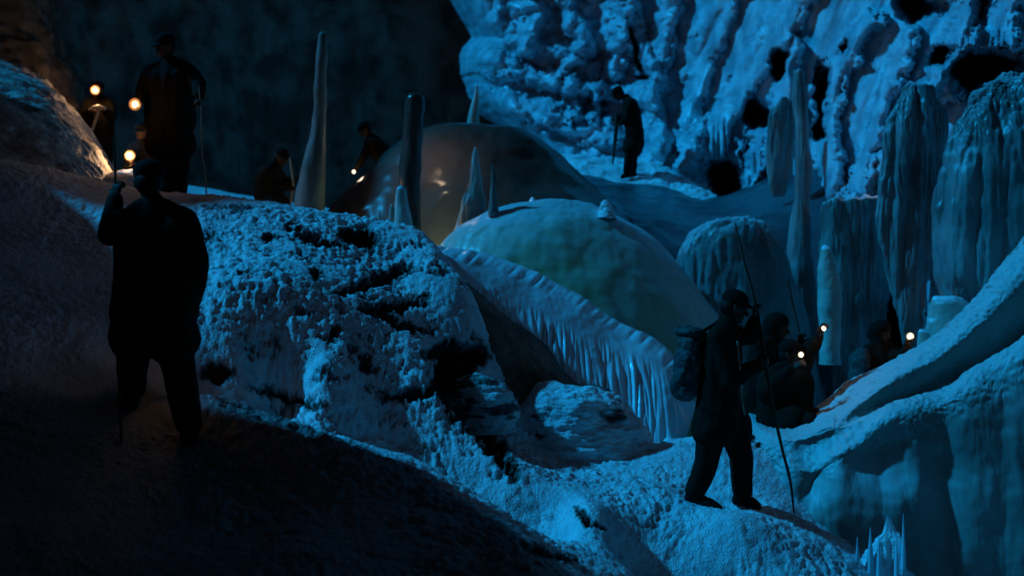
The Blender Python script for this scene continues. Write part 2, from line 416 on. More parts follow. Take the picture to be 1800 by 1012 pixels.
# ---------------------------------------------------------------- the great ice wall, upper right
LE = np.array([(-260,760),(-100,770),(0,790),(40,812),(66,830),(84,812),(100,806),(140,812),(170,826),(200,845),(230,880),(262,930),(300,960),(420,990),(700,1000)], float)
HOLES = [(1368,112,17,24,20,2.2),(1330,196,22,26,0,2.0),(1272,318,26,36,0,2.4),(1442,165,14,52,8,1.8),(1438,230,12,20,0,1.5),(1655,100,24,17,-20,2.0),(1605,12,30,26,0,2.0),
         (1702,128,24,34,0,2.0),(1745,120,60,34,-12,2.6),(1487,88,12,9,0,.8),(1640,20,40,12,-30,1.0),(1395,205,8,40,0,.6),(1560,320,16,28,10,.9),(1118,90,9,58,-15,1.1),(1128,145,16,10,0,1.1),
         (1440,420,14,70,4,2.6),(1595,520,30,90,8,3.0),(1560,600,90,60,0,2.0)]
RIDGE = [([(1530,40),(1470,120),(1458,220),(1462,340)],26,.55),([(1600,60),(1560,150),(1530,250),(1505,345)],22,.5),([(1650,120),(1610,200),(1560,280),(1530,340)],20,.55),
         ([(1392,80),(1378,170),(1362,240),(1352,330)],22,.6),([(1400,190),(1395,330)],9,.5),([(1372,220),(1368,320)],7,.35),([(1330,240),(1326,350)],20,.8),([(1300,250),(1300,345)],9,.4),
         ([(1700,-60),(1690,60),(1660,150)],34,.9),([(1780,-40),(1760,60),(1740,90)],40,.8),([(1080,-40),(1110,40),(1140,130)],24,.5),([(1100,-60),(1095,40),(1085,120)],20,.5),
         ([(930,-60),(935,40),(930,80)],22,.45),([(990,-20),(1000,40),(1030,80)],20,.5),([(900,60),(960,105),(1040,120)],20,.4),([(1020,60),(1010,110),(990,130)],12,.5),
         ([(830,110),(900,120),(980,150),(1070,165),(1150,170)],22,.7),([(840,170),(920,190),(1000,215),(1080,240)],26,.6),([(1180,-40),(1160,80),(1150,180),(1160,260)],24,.4),
         ([(1290,-40),(1240,80),(1215,200),(1210,290)],26,.35),([(1440,-60),(1380,40),(1330,110),(1290,180),(1240,260)],28,.4),
         ([(1580,360),(1590,480),(1600,560)],16,.6),([(1690,300),(1680,420),(1670,500)],20,.6),([(1010,150),(1005,200)],16,.5),([(1050,150),(1045,205)],14,.5),([(1500,360),(1500,560)],18,.7)]
def wall_depth(x, y, u):
    d = np.interp(x, [760,900,1000,1100,1250,1400,1600,1800,2000], [26,25,24.4,23.4,21.2,18.8,16.0,13.8,12.5])
    d = d - 1.6 * smooth01(y, 100, 300) * (1 - smooth01(x, 1150, 1350)) - .8 * smooth01(y, 0, 400) * smooth01(x, 1300, 1500)
    P = np.stack([x, y, np.zeros_like(x)], 1)
    wx = x + 30 * fbm(P, .02, 5, .65, 2); wy = y + 34 * fbm(P, .02, 5, .65, 8)
    for (cx, cy, rx, ry, an, dep) in HOLES:
        d = d + dep * smooth01(blob(wx, wy, cx, cy, rx, ry, an), .15, .95)
    for line, w, a in RIDGE:
        d = d - a * seg_field(wx, wy, line, w)
    # tufted bulges on the left half, drawn folds on the right half
    Q = np.stack([(x + .25 * y) * .012, y * .016, np.zeros_like(x)], 1)
    lefty = 1 - smooth01(x, 1080, 1260)
    d = d - lefty * (.55 * np.abs(perlin(Q * 1.1)) + .30 * np.abs(perlin(Q * 2.6 + 4)) + .04 * np.abs(perlin(Q * 6.5 + 9)))
    R = np.stack([(x + .38 * y) * .02, y * .0035, np.zeros_like(x)], 1)
    d = d - (.17 + .06 * lefty) * (np.abs(perlin(R * .9 + 2)) * 1.7 + np.abs(perlin(R * 2.6 + 5)) * .35 + np.abs(perlin(R * 7 + 8)) * .10)
    # hanging rims: fringes of icicles along lower edges
    T = np.stack([x * .10, y * .006, np.zeros_like(x)], 1)
    fr = blob(x, y, 1275, 268, 60, 50) + blob(x, y, 1740, 90, 60, 30) + blob(x, y, 1700, 420, 90, 90) + blob(x, y, 1600, 430, 50, 120)
    d = d - .35 * np.clip(fr, 0, 1) * np.abs(perlin(T))
    return d
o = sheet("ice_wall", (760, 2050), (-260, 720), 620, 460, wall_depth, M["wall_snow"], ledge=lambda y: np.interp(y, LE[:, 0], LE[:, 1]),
    disp=lambda V, x, y: .08 * fbm(V * np.array([1, 1, .5]), 1.1, 3, .45) + .012 * billow(V * np.array([1, 1, .3]), 4, 3),
    rock_shade_fn=lambda V, x, y: .75 * smooth01(sum(blob(x, y, h[0], h[1], h[2] * .9, h[3] * .9, h[4]) for h in HOLES if h[5] > 1.4), .35, .95))  # shade of the deep holes painted into the ice colour
tag(o, kind="structure")

# ---------------------------------------------------------------- ice formations
IC = "ice formation"
def thing(o, label, cat=IC, group=None): return tag(o, label, cat, group)
# ledge and dark ramp under the far man
o = loft("snow_ledge", [
    [(930,262,24),(1000,270,23.5),(1080,272,23),(1160,272,23),(1260,300,22.5)],
    [(930,285,21.5),(1000,280,21.5),(1080,280,21.5),(1160,283,21.2),(1250,335,20.5)],
    [(930,330,20.2),(1010,318,20.0),(1090,314,20.0),(1180,322,19.6),(1260,352,19)],
    [(930,380,19.5),(1010,370,19.5),(1090,370,19.4),(1180,370,19),(1260,380,18.6)]], 220, 120, M["snow"],
    disp=lambda V, x, y: .14 * fbm(V, 1.6, 4, .6) + .05 * billow(V, 4, 3))
tag(o, kind="structure")
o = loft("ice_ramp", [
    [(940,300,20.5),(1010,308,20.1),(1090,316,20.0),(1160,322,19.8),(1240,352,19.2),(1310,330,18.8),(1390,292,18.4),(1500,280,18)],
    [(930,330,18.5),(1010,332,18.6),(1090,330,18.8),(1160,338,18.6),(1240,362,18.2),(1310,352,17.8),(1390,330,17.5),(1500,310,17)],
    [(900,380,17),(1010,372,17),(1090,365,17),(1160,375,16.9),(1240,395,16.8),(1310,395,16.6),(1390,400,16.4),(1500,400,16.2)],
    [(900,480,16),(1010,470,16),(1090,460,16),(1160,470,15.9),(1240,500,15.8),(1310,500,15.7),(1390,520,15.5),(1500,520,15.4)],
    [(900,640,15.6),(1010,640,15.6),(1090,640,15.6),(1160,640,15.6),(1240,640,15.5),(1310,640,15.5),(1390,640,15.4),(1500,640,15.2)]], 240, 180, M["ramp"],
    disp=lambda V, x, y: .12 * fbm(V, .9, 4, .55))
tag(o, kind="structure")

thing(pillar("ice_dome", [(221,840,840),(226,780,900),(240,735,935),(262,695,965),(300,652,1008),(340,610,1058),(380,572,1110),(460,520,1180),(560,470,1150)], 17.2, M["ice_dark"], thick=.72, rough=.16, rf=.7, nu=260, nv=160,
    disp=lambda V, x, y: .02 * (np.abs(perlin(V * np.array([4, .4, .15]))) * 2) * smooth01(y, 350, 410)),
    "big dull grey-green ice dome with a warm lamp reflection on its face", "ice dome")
thing(pillar("ice_dome", [(350,975,985),(355,925,1030),(366,880,1062),(382,838,1095),(402,800,1128),(440,765,1170),(500,735,1218),(560,715,1262),(640,700,1300),(760,690,1340)], 14.0, M["ice_green"], thick=.62, rough=.08, rf=.9, nu=300, nv=220, flute=.016, ff=3.5),
    "smooth pale blue ice dome turning green on its lower right side", "ice dome")
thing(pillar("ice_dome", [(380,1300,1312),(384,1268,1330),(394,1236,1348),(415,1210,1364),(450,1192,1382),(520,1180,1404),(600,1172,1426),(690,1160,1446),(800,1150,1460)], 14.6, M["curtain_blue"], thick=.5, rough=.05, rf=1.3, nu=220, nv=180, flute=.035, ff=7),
    "rounded ice dome with fine hanging flutes behind the tip of the long pole", "ice dome")

# fluted icefall: beaded crest falling to the right
def ridge_disp(V, x, y):
    t = smooth01(y - (430 + np.clip(x - 750, 0, 1e9) * .45), 20, 70)
    A = V * np.array([1, .12, .05])
    return (.35 + 1.3 * smooth01(fbm(V * np.array([1, .3, .15]), 2.2, 3, .6, 51), -.3, .4)) * (.020 * (np.abs(perlin(A * 7 + 1)) * 1.8 - .4) + .022 * (np.abs(perlin(A * 19 + 7)) * 1.8 - .4)) * t + .03 * fbm(V, 2, 4)
def crest_bumps(V, x, y):
    cy = np.interp(x, [745,800,860,940,1010,1090,1150,1185,1210], [425,441,455,487,521,575,602,640,700])
    s = (x + y) * .085
    return ridge_disp(V, x, y) + .045 * np.abs(perlin(np.stack([s * .45, y * 0 + 2, y * 0], 1)) + .35 * np.sin(s)) * (.4 + np.clip(1.2 * perlin(np.stack([x * .03, y * 0 + 5, y * 0], 1)) + .5, 0, 1)) * np.exp(-((y - cy - 3) / 11.0) ** 2)
o = loft("icefall", [
    [(730,440,12.6),(800,470,12.8),(900,520,13),(1010,570,13),(1100,620,13),(1180,680,12.8),(1240,760,12.6)],
    [(735,426,11.3),(800,437,11.5),(860,449,11.6),(940,480,11.7),(1010,514,11.7),(1090,568,11.6),(1150,596,11.5),(1192,640,11.3),(1226,720,11.2)],
    [(735,436,10.9),(800,448,11.05),(860,462,11.15),(940,496,11.2),(1010,530,11.2),(1090,584,11.15),(1140,612,11.05),(1180,655,10.9),(1215,740,10.8)],
    [(740,480,10.6),(800,490,10.7),(850,510,10.8),(920,545,10.85),(990,580,10.85),(1060,630,10.8),(1110,665,10.75),(1160,715,10.6),(1205,790,10.5)],
    [(740,560,10.4),(800,550,10.5),(840,570,10.55),(900,610,10.6),(960,650,10.6),(1030,695,10.55),(1090,735,10.5),(1150,780,10.4),(1205,830,10.3)],
    [(740,700,10.2),(800,700,10.3),(850,720,10.35),(920,760,10.4),(1000,790,10.35),(1060,810,10.3),(1120,830,10.2),(1160,850,10.2),(1210,880,10.1)]],
    420, 260, M["ice"], disp=crest_bumps)
thing(o, "long fluted blue icefall with a beaded crest running down to the right", "icefall")
# smooth dark rock slab under the icefall
o = loft("rock_slab", [
    [(770,470,10.9),(830,505,10.6),(900,560,10.5),(960,610,10.4),(1010,668,10.3),(1060,700,10.2)],
    [(790,490,10.4),(835,515,10.25),(890,575,10.15),(945,625,10.1),(1000,672,10.05),(1050,710,10.0)],
    [(800,540,10.0),(838,560,9.9),(880,610,9.85),(930,655,9.8),(985,690,9.8),(1040,730,9.8)],
    [(800,640,9.6),(840,650,9.6),(880,680,9.6),(930,710,9.6),(985,740,9.6),(1040,780,9.6)]], 160, 120, M["rock"],
    disp=lambda V, x, y: .05 * fbm(V * np.array([1, 1, 1]), 2, 4) + .012 * billow(V, 9, 3))
thing(o, "smooth dark rock slab sloping under the fluted icefall", "rock")
# snow dusted boulders
def boulder(edges, D, label, thick=.9, rough=.1, rf=2.2, mat="snow"):
    o = pillar("boulder", edges, D, M[mat], thick=thick, rough=rough, rf=rf, nu=220, nv=180,
        disp=lambda V, x, y: .06 * billow(V * np.array([.6, 1, 2.0]), 2.6, 4, .6) + .012 * fbm(V, 14, 3))
    me = o.data; V = np.empty(len(me.vertices) * 3, np.float32); me.vertices.foreach_get("co", V); V = V.reshape(-1, 3).astype(float)
    r = smooth01(fbm(V * np.array([.7, 1, 2.4]), 2.0, 4, .6, 12), .10, .22)
    at = me.attributes.new("rock", 'FLOAT', 'POINT'); at.data.foreach_set("value", (r * .9).astype(np.float32))
    return thing(o, label, "boulder")
boulder([(676,1000,1008),(682,950,1060),(700,922,1098),(730,905,1122),(765,895,1142),(800,888,1162),(850,880,1185),(930,870,1200)], 9.75, "large rounded boulder dusted with snow at the foot of the fluted icefall", thick=.7)
boulder([(654,832,842),(660,812,866),(672,800,886),(690,796,900),(715,800,905),(760,806,905)], 9.3, "small snow capped boulder in the dark gully beside the slab", thick=.8, rough=.06)

# stalagmites
def stal(name, edges, D, label, mat="ice", **kw):
    return thing(pillar(name, edges, D, M[mat], **kw), label, "stalagmite")
stal("stalagmite", [(56,563,569),(62,560,573),(90,557,575),(150,554,576),(200,548,575),(250,542,573),(300,531,571),(350,521,571),(400,512,572),(470,500,575)], 14.5, "tallest slender blue stalagmite rising alone at the left", rough=.05, rf=3, mat="stal", jit=3)
stal("stalagmite", [(163,722,736),(172,714,743),(200,711,744),(260,706,742),(320,702,740),(380,700,740),(460,696,744)], 14.2, "dark blunt stalagmite in front of the dull dome", mat="ice_dark", rough=.05, rf=4, jit=4)
stal("stalagmite", [(326,702,708),(334,696,714),(360,693,718),(400,690,726),(450,684,736)], 12.6, "short rounded blue stalagmite at the foot of the dark blunt one", mat="ice_grey", rough=.04, rf=5, jit=2)
stal("stalagmite", [(258,834,837),(275,829,842),(310,822,848),(350,813,853),(400,799,860),(440,786,864),(500,778,868)], 14.4, "pointed blue stalagmite cone before the dull dome", thick=.6, mat="ice_grey", rough=.06, rf=4, flute=.02, jit=3)
stal("stalagmite", [(150,836,840),(170,832,842),(200,824,842),(240,816,844)], 19.5, "thin grey stalagmite standing behind the top of the dull dome", mat="ice_grey", rough=.02, rf=2)
stal("stalagmite", [(290,864,867),(310,862,870),(345,861,873),(380,858,878)], 13.6, "thin knobbly stalagmite between the cone and the smooth blue dome", mat="stal", rough=.07, rf=12, nu=50, nv=90, jit=2)
stal("stalagmite", [(346,934,937),(354,930,944),(366,926,950),(380,924,955)], 15.4, "tiny ice stump at the back of the smooth blue dome", mat="ice_grey", rough=.02, rf=7, nu=40, nv=40)
stal("stalagmite", [(351,1062,1067),(356,1058,1072),(366,1053,1077),(384,1044,1086)], 13.6, "tiny ice nub on top of the smooth blue dome", mat="ice_grey", rough=.05, rf=9, nu=60, nv=50)
stal("ice_column", [(120,1394,1414),(170,1392,1420),(220,1396,1422),(300,1398,1426),(360,1394,1424),(430,1386,1426),(500,1380,1432),(600,1376,1442),(720,1372,1450)], 15.2, "tall blue ice column joining the frozen curtain at the right", mat="curtain_blue", rough=.06, rf=1.5, flute=.015, jit=4)

# frozen curtains, right
def curtain(edges, D, label, thick=.45, mat="curtain", **kw):
    k = dict(rough=.09, rf=1.6, flute=.07, ff=4.5, nu=300, nv=240, jit=7); k.update(kw)
    return thing(pillar("ice_curtain", edges, D, M[mat], thick=thick, **k), label, "ice curtain")
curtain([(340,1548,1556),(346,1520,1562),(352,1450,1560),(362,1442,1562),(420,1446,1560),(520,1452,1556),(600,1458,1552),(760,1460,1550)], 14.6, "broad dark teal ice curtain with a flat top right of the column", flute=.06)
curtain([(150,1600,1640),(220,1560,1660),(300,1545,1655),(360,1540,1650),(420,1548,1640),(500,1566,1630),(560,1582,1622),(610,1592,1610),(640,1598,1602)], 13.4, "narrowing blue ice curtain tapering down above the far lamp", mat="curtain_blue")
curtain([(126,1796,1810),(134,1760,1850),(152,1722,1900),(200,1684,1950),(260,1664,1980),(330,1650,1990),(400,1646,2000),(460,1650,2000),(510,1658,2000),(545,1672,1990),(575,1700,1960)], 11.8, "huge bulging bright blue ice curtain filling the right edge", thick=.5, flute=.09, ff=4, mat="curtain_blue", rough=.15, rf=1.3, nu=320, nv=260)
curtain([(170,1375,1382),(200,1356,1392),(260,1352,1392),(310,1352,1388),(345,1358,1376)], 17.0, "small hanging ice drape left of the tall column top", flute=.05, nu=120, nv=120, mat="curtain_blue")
# ice stumps behind the bank
stal("ice_stump", [(520,1650,1660),(524,1640,1690),(540,1634,1704),(580,1628,1715),(680,1620,1730)], 11.2, "bright blunt ice stump behind the right bank", mat="ice_grey", rough=.06, rf=3, thick=.6)
stal("ice_stump", [(578,1617,1622),(586,1614,1634),(620,1612,1640),(700,1608,1650)], 11.0, "small ice stump left of the bright blunt one", mat="ice_grey", rough=.04, rf=4, thick=.6)
stal("ice_stump", [(430,1448,1452),(440,1442,1462),(470,1438,1470),(500,1440,1476),(640,1440,1480)], 13.8, "blue knob of ice beside the foot of the tall column", mat="ice_grey", rough=.05, rf=3)
# little ice stumps at the foot of the icefall
stal("ice_stump", [(768,1172,1178),(774,1166,1190),(790,1163,1210),(850,1160,1220)], 10.0, "low ice stump at the foot of the icefall behind the man with the pack", mat="ice", rough=.03, rf=4)

# ---------------------------------------------------------------- right foreground bank
def bank_disp(V, x, y):
    low = smooth01(y - np.interp(x, [1380,1450,1560,1640,1800], [800,800,760,730,650]), 0, 60)
    A = V * np.array([1, 1, .12])
    return .06 * fbm(V, 1.3, 4, .6) + (.02 * fbm(V, 9, 4, .7) + .016 * billow(V, 14, 3)) * (1 - low) + low * (.020 * np.abs(perlin(A * 4)) * 1.6 + .008 * np.abs(perlin(A * 13))) \
        - .22 * blob(x, y, 1545, 800, 75, 60) - .22 * blob(x, y, 1420, 840, 40, 60) - .14 * blob(x, y, 1660, 860, 34, 170)
o = loft("ice_bank", [
    [(1240,800,12.2),(1310,790,12),(1380,790,12),(1450,780,11.8),(1560,730,11.6),(1680,640,11.4),(1800,520,11.2),(1950,350,11)],
    [(1250,740,10.7),(1310,726,10.5),(1372,738,10.4),(1440,708,10.2),(1500,668,10.2),(1570,636,10.1),(1640,590,10.1),(1720,515,10.1),(1800,412,10.2),(1950,250,10.2)],
    [(1260,760,10.2),(1320,742,10.0),(1380,748,9.8),(1450,728,9.6),(1510,700,9.55),(1580,660,9.5),(1650,625,9.5),(1730,560,9.6),(1800,490,9.7),(1950,330,9.8)],
    [(1270,790,9.9),(1330,765,9.7),(1390,765,9.4),(1460,745,9.3),(1535,716,9.5),(1600,698,9.55),(1660,676,9.6),(1740,640,9.7),(1800,605,9.8),(1950,500,10)],
    [(1280,810,9.7),(1340,785,9.5),(1400,782,9.3),(1465,758,9.25),(1545,716,9.25),(1610,694,9.28),(1670,670,9.3),(1750,625,9.35),(1800,588,9.4),(1950,470,9.5)],
    [(1290,840,9.6),(1345,820,9.4),(1400,815,9.12),(1465,796,9.02),(1545,752,9.02),(1610,730,9.05),(1680,705,9.05),(1750,672,9.1),(1800,640,9.1),(1950,560,9.2)],
    [(1300,880,9.4),(1350,880,9.2),(1400,880,9.0),(1470,880,8.95),(1550,860,8.95),(1620,850,8.95),(1690,840,8.95),(1760,830,8.95),(1810,820,8.95),(1950,800,9.0)],
    [(1300,950,9.3),(1350,960,9.1),(1400,980,8.95),(1470,1000,8.9),(1560,1020,8.9),(1630,1030,8.9),(1700,1030,8.9),(1760,1030,8.9),(1820,1030,8.85),(1950,1030,8.8)],
    [(1300,1100,9.3),(1350,1150,9.1),(1400,1170,8.9),(1470,1200,8.85),(1560,1250,8.85),(1630,1260,8.85),(1700,1280,8.85),(1760,1300,8.85),(1820,1300,8.8),(1950,1300,8.8)]],
    420, 360, M["bank"], disp=bank_disp)
thing(o, "snow capped ice bank with a smooth grey-green front wall at the lower right", "ice bank")
# frozen spray at its foot
random.seed(5)
sp = [(1562,908,10,D) for D in (8.05,)]
stal("ice_stump", [(905,1560,1563),(930,1552,1572),(960,1532,1584),(990,1518,1592),(1030,1508,1604),(1100,1500,1610)], 8.35, "bright jagged ice stump lit at the foot of the bank wall", mat="snow", rough=.08, rf=6, flute=.05, ff=9, thick=.5)
for k, (x, y0, y1, w) in enumerate([(1507,942,975,3),(1530,925,965,4),(1588,900,970,4),(1545,940,990,4),(1576,935,990,4)]):
    o = pillar("icicle", [(y0, x - .6, x + .6), ((y0 + y1) / 2, x - w * .5, x + w * .5), (y1, x - w, x + w), (y1 + 40, x - w * 1.3, x + w * 1.3)], 8.3 - .02 * k, M["wall_snow"], nu=14, nv=30, rough=.004, rf=12)
    tag(o, "thin upright ice spike beside the bright jagged stump", "icicle", "ice spikes round the bright stump")
for x, y0, y1, w in [(667,372,392,2),(688,362,396,3.5),(694,358,392,2)]:
    o = pillar("icicle", [(y0 - 4, x - .6, x + .6), (y0 + 6, x - w, x + w), (y1 + 26, x - w * 1.6, x + w * 1.6)], 12.9, M["ice_grey"], nu=14, nv=24, rough=.004, rf=12)
    tag(o, "thin warm lit ice spike left of the short rounded stalagmite", "icicle", "ice spikes before the dull dome")

# ---------------------------------------------------------------- figures
random.seed(11)
for k, v in dict(
    wool=plain("dark_wool", (.012, .009, .005), .9, 60, .6, .004), canvas=plain("dark_canvas", (.011, .009, .006), .85, 90, .5, .003),
    leather=plain("dark_leather", (.010, .008, .006), .6, 40, .5, .003), felt=plain("dark_felt", (.010, .008, .006), .95, 80, .5, .003),
    skin=plain("weathered_skin", (.06, .034, .022), .6, 40, .2, .002), glove=plain("dark_glove", (.035, .025, .015), .85, 80, .4, .003),
    pack=plain("pack_cloth", (.055, .06, .06), .6, 25, .8, .012), wood=plain("stick_wood", (.07, .045, .028), .6, 30, .6, .003),
    palewood=plain("pale_wood", (.34, .28, .20), .5, 30, .5, .003), metal=plain("lamp_metal", (.35, .30, .24), .35, 30, .3, .001, 1.0),
    steel=plain("axe_steel", (.5, .45, .38), .35, 30, .3, .001, .7),
    bulb=emit("lamp_flame", (1.0, .60, .30), 4.0), bulb_white=emit("torch_bulb", (1.0, .85, .62), 3.0)).items():
    M[k] = v

def halo_mat():  # see-through glowing shell that paints a halo round each lamp
    m, nt, b = mat_new("halo_shell")
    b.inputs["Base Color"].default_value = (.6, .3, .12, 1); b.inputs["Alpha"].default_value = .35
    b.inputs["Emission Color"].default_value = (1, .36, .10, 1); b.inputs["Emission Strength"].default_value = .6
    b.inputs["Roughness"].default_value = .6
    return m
M["halo"] = halo_mat()
def rc(bm, a, b, ra, rb, n=12):
    """round cone from a to b"""
    a = Vector(a); b = Vector(b); ax = b - a; L = ax.length
    if L < 1e-6: ax = Vector((0, 0, 1)); L = 1e-6
    ax.normalize(); q = ax.to_track_quat('Z', 'Y')
    prof = [(-math.cos(t) * ra, math.sin(t) * ra) for t in np.linspace(0, math.pi / 2, 5)]
    prof += [(L + math.sin(t) * rb, math.cos(t) * rb) for t in np.linspace(0, math.pi / 2, 5)]
    rings = []
    for z, r in prof:
        r = max(r, 1e-4)
        rings.append([bm.verts.new(a + q @ Vector((r * math.cos(2 * math.pi * k / n), r * math.sin(2 * math.pi * k / n), z))) for k in range(n)])
    for r0, r1 in zip(rings[:-1], rings[1:]):
        for k in range(n): bm.faces.new((r0[k], r0[(k + 1) % n], r1[(k + 1) % n], r1[k]))
    bm.faces.new(rings[0][::-1]); bm.faces.new(rings[-1])
def chain(bm, pts, rs):
    for k in range(len(pts) - 1): rc(bm, pts[k], pts[k + 1], rs[k], rs[k + 1])
def ell(bm, c, ax, rx, ry, rz, n=18):
    """ellipsoid; ax = 3x3 matrix of its axes"""
    c = Vector(c); rings = []
    for t in np.linspace(0.02, math.pi - .02, n // 2 + 2):
        rings.append([bm.verts.new(c + ax @ Vector((rx * math.sin(t) * math.cos(p), ry * math.sin(t) * math.sin(p), rz * math.cos(t)))) for p in np.linspace(0, 2 * math.pi, n, endpoint=False)])
    for r0, r1 in zip(rings[:-1], rings[1:]):
        for k in range(n): bm.faces.new((r0[k], r1[k], r1[(k + 1) % n], r0[(k + 1) % n]))
    bm.faces.new(rings[0]); bm.faces.new(rings[-1][::-1])
def fuse(name, bm, mat, parent, vox=.012, sm=3, wr=0.0):
    """weld the overlapping shapes into one skin and return it as a mesh of its own"""
    bmesh.ops.recalc_face_normals(bm, faces=bm.faces)
    me = bpy.data.meshes.new(name + "_src"); bm.to_mesh(me); bm.free()
    o = bpy.data.objects.new("tmp", me); COL.objects.link(o)
    r = o.modifiers.new("r", 'REMESH'); r.mode = 'VOXEL'; r.voxel_size = vox; r.use_smooth_shade = True
    s = o.modifiers.new("s", 'SMOOTH'); s.iterations = sm; s.factor = .5
    bpy.context.view_layer.update()
    dg = bpy.context.evaluated_depsgraph_get()
    out = bpy.data.meshes.new_from_object(o.evaluated_get(dg))
    bpy.data.objects.remove(o); bpy.data.meshes.remove(me)
    if wr:
        V = np.empty(len(out.vertices) * 3, np.float32); out.vertices.foreach_get("co", V); V = V.reshape(-1, 3).astype(float)
        Nn = np.empty(len(out.vertices) * 3, np.float32); out.vertices.foreach_get("normal", Nn); Nn = Nn.reshape(-1, 3)
        V = V + Nn * (wr * fbm(V * np.array([1.3, 1.3, .8]), 5, 3))[:, None]
        out.vertices.foreach_set("co", V.astype(np.float32).ravel()); out.update()
    out.materials.clear(); setsmooth(out)
    return link(name, out, mat, parent)
def solid(name, bm, mat, parent=None):
    bmesh.ops.recalc_face_normals(bm, faces=bm.faces)
    me = bpy.data.meshes.new(name); bm.to_mesh(me); bm.free(); setsmooth(me)
    return link(name, me, mat, parent)
def empty(name, loc):
    o = bpy.data.objects.new(name, None); COL.objects.link(o); o.location = loc; o.empty_display_size = .1
    bpy.context.view_layer.update(); return o
def local(o, root):
    o.matrix_parent_inverse = Matrix.Translation(-Vector(root.location)); return o
def frame(f, up):
    f = Vector(f).normalized(); u = Vector(up); s = f.cross(u).normalized(); u = s.cross(f).normalized()
    return Matrix((s, f, u)).transposed()          # x = right, y = forward, z = up
def hand(bm, wrist, d, pn, side, curl=.9, s=1.0):
    """palm and five fingers. d: from wrist to knuckles, pn: side the fingers close to, side: +1/-1 thumb"""
    d = Vector(d).normalized(); pn = (Vector(pn) - Vector(pn).dot(d) * d).normalized(); sd_ = d.cross(pn) * side
    w = Vector(wrist)
    for k in (-1.2, -.4, .4, 1.2): rc(bm, w + sd_ * .010 * k * s, w + d * .085 * s + sd_ * .019 * k * s, .017 * s, .0125 * s, 8)
    for k, L in ((1.35, .92), (.45, 1.05), (-.45, 1.0), (-1.35, .8)):
        p = w + d * .088 * s + sd_ * .020 * k * s; a = curl * .55; dd = d
        for seg, r0, r1 in ((.040, .0105, .0098), (.026, .0098, .009), (.021, .009, .0078)):
            dd = (math.cos(a) * d + math.sin(a) * pn); q = p + dd * seg * L * s
            rc(bm, p, q, r0 * s, r1 * s, 8); p = q; a += curl * .95
    p = w + d * .025 * s + sd_ * .026 * s
    q = p + (d * .6 + sd_ * .75 + pn * .35).normalized() * .042 * s; rc(bm, p, q, .0145 * s, .0115 * s, 8)
    q2 = q + (d * .7 + sd_ * .1 + pn * .8 * min(1, curl + .2)).normalized() * .034 * s; rc(bm, q, q2, .0115 * s, .009 * s, 8)

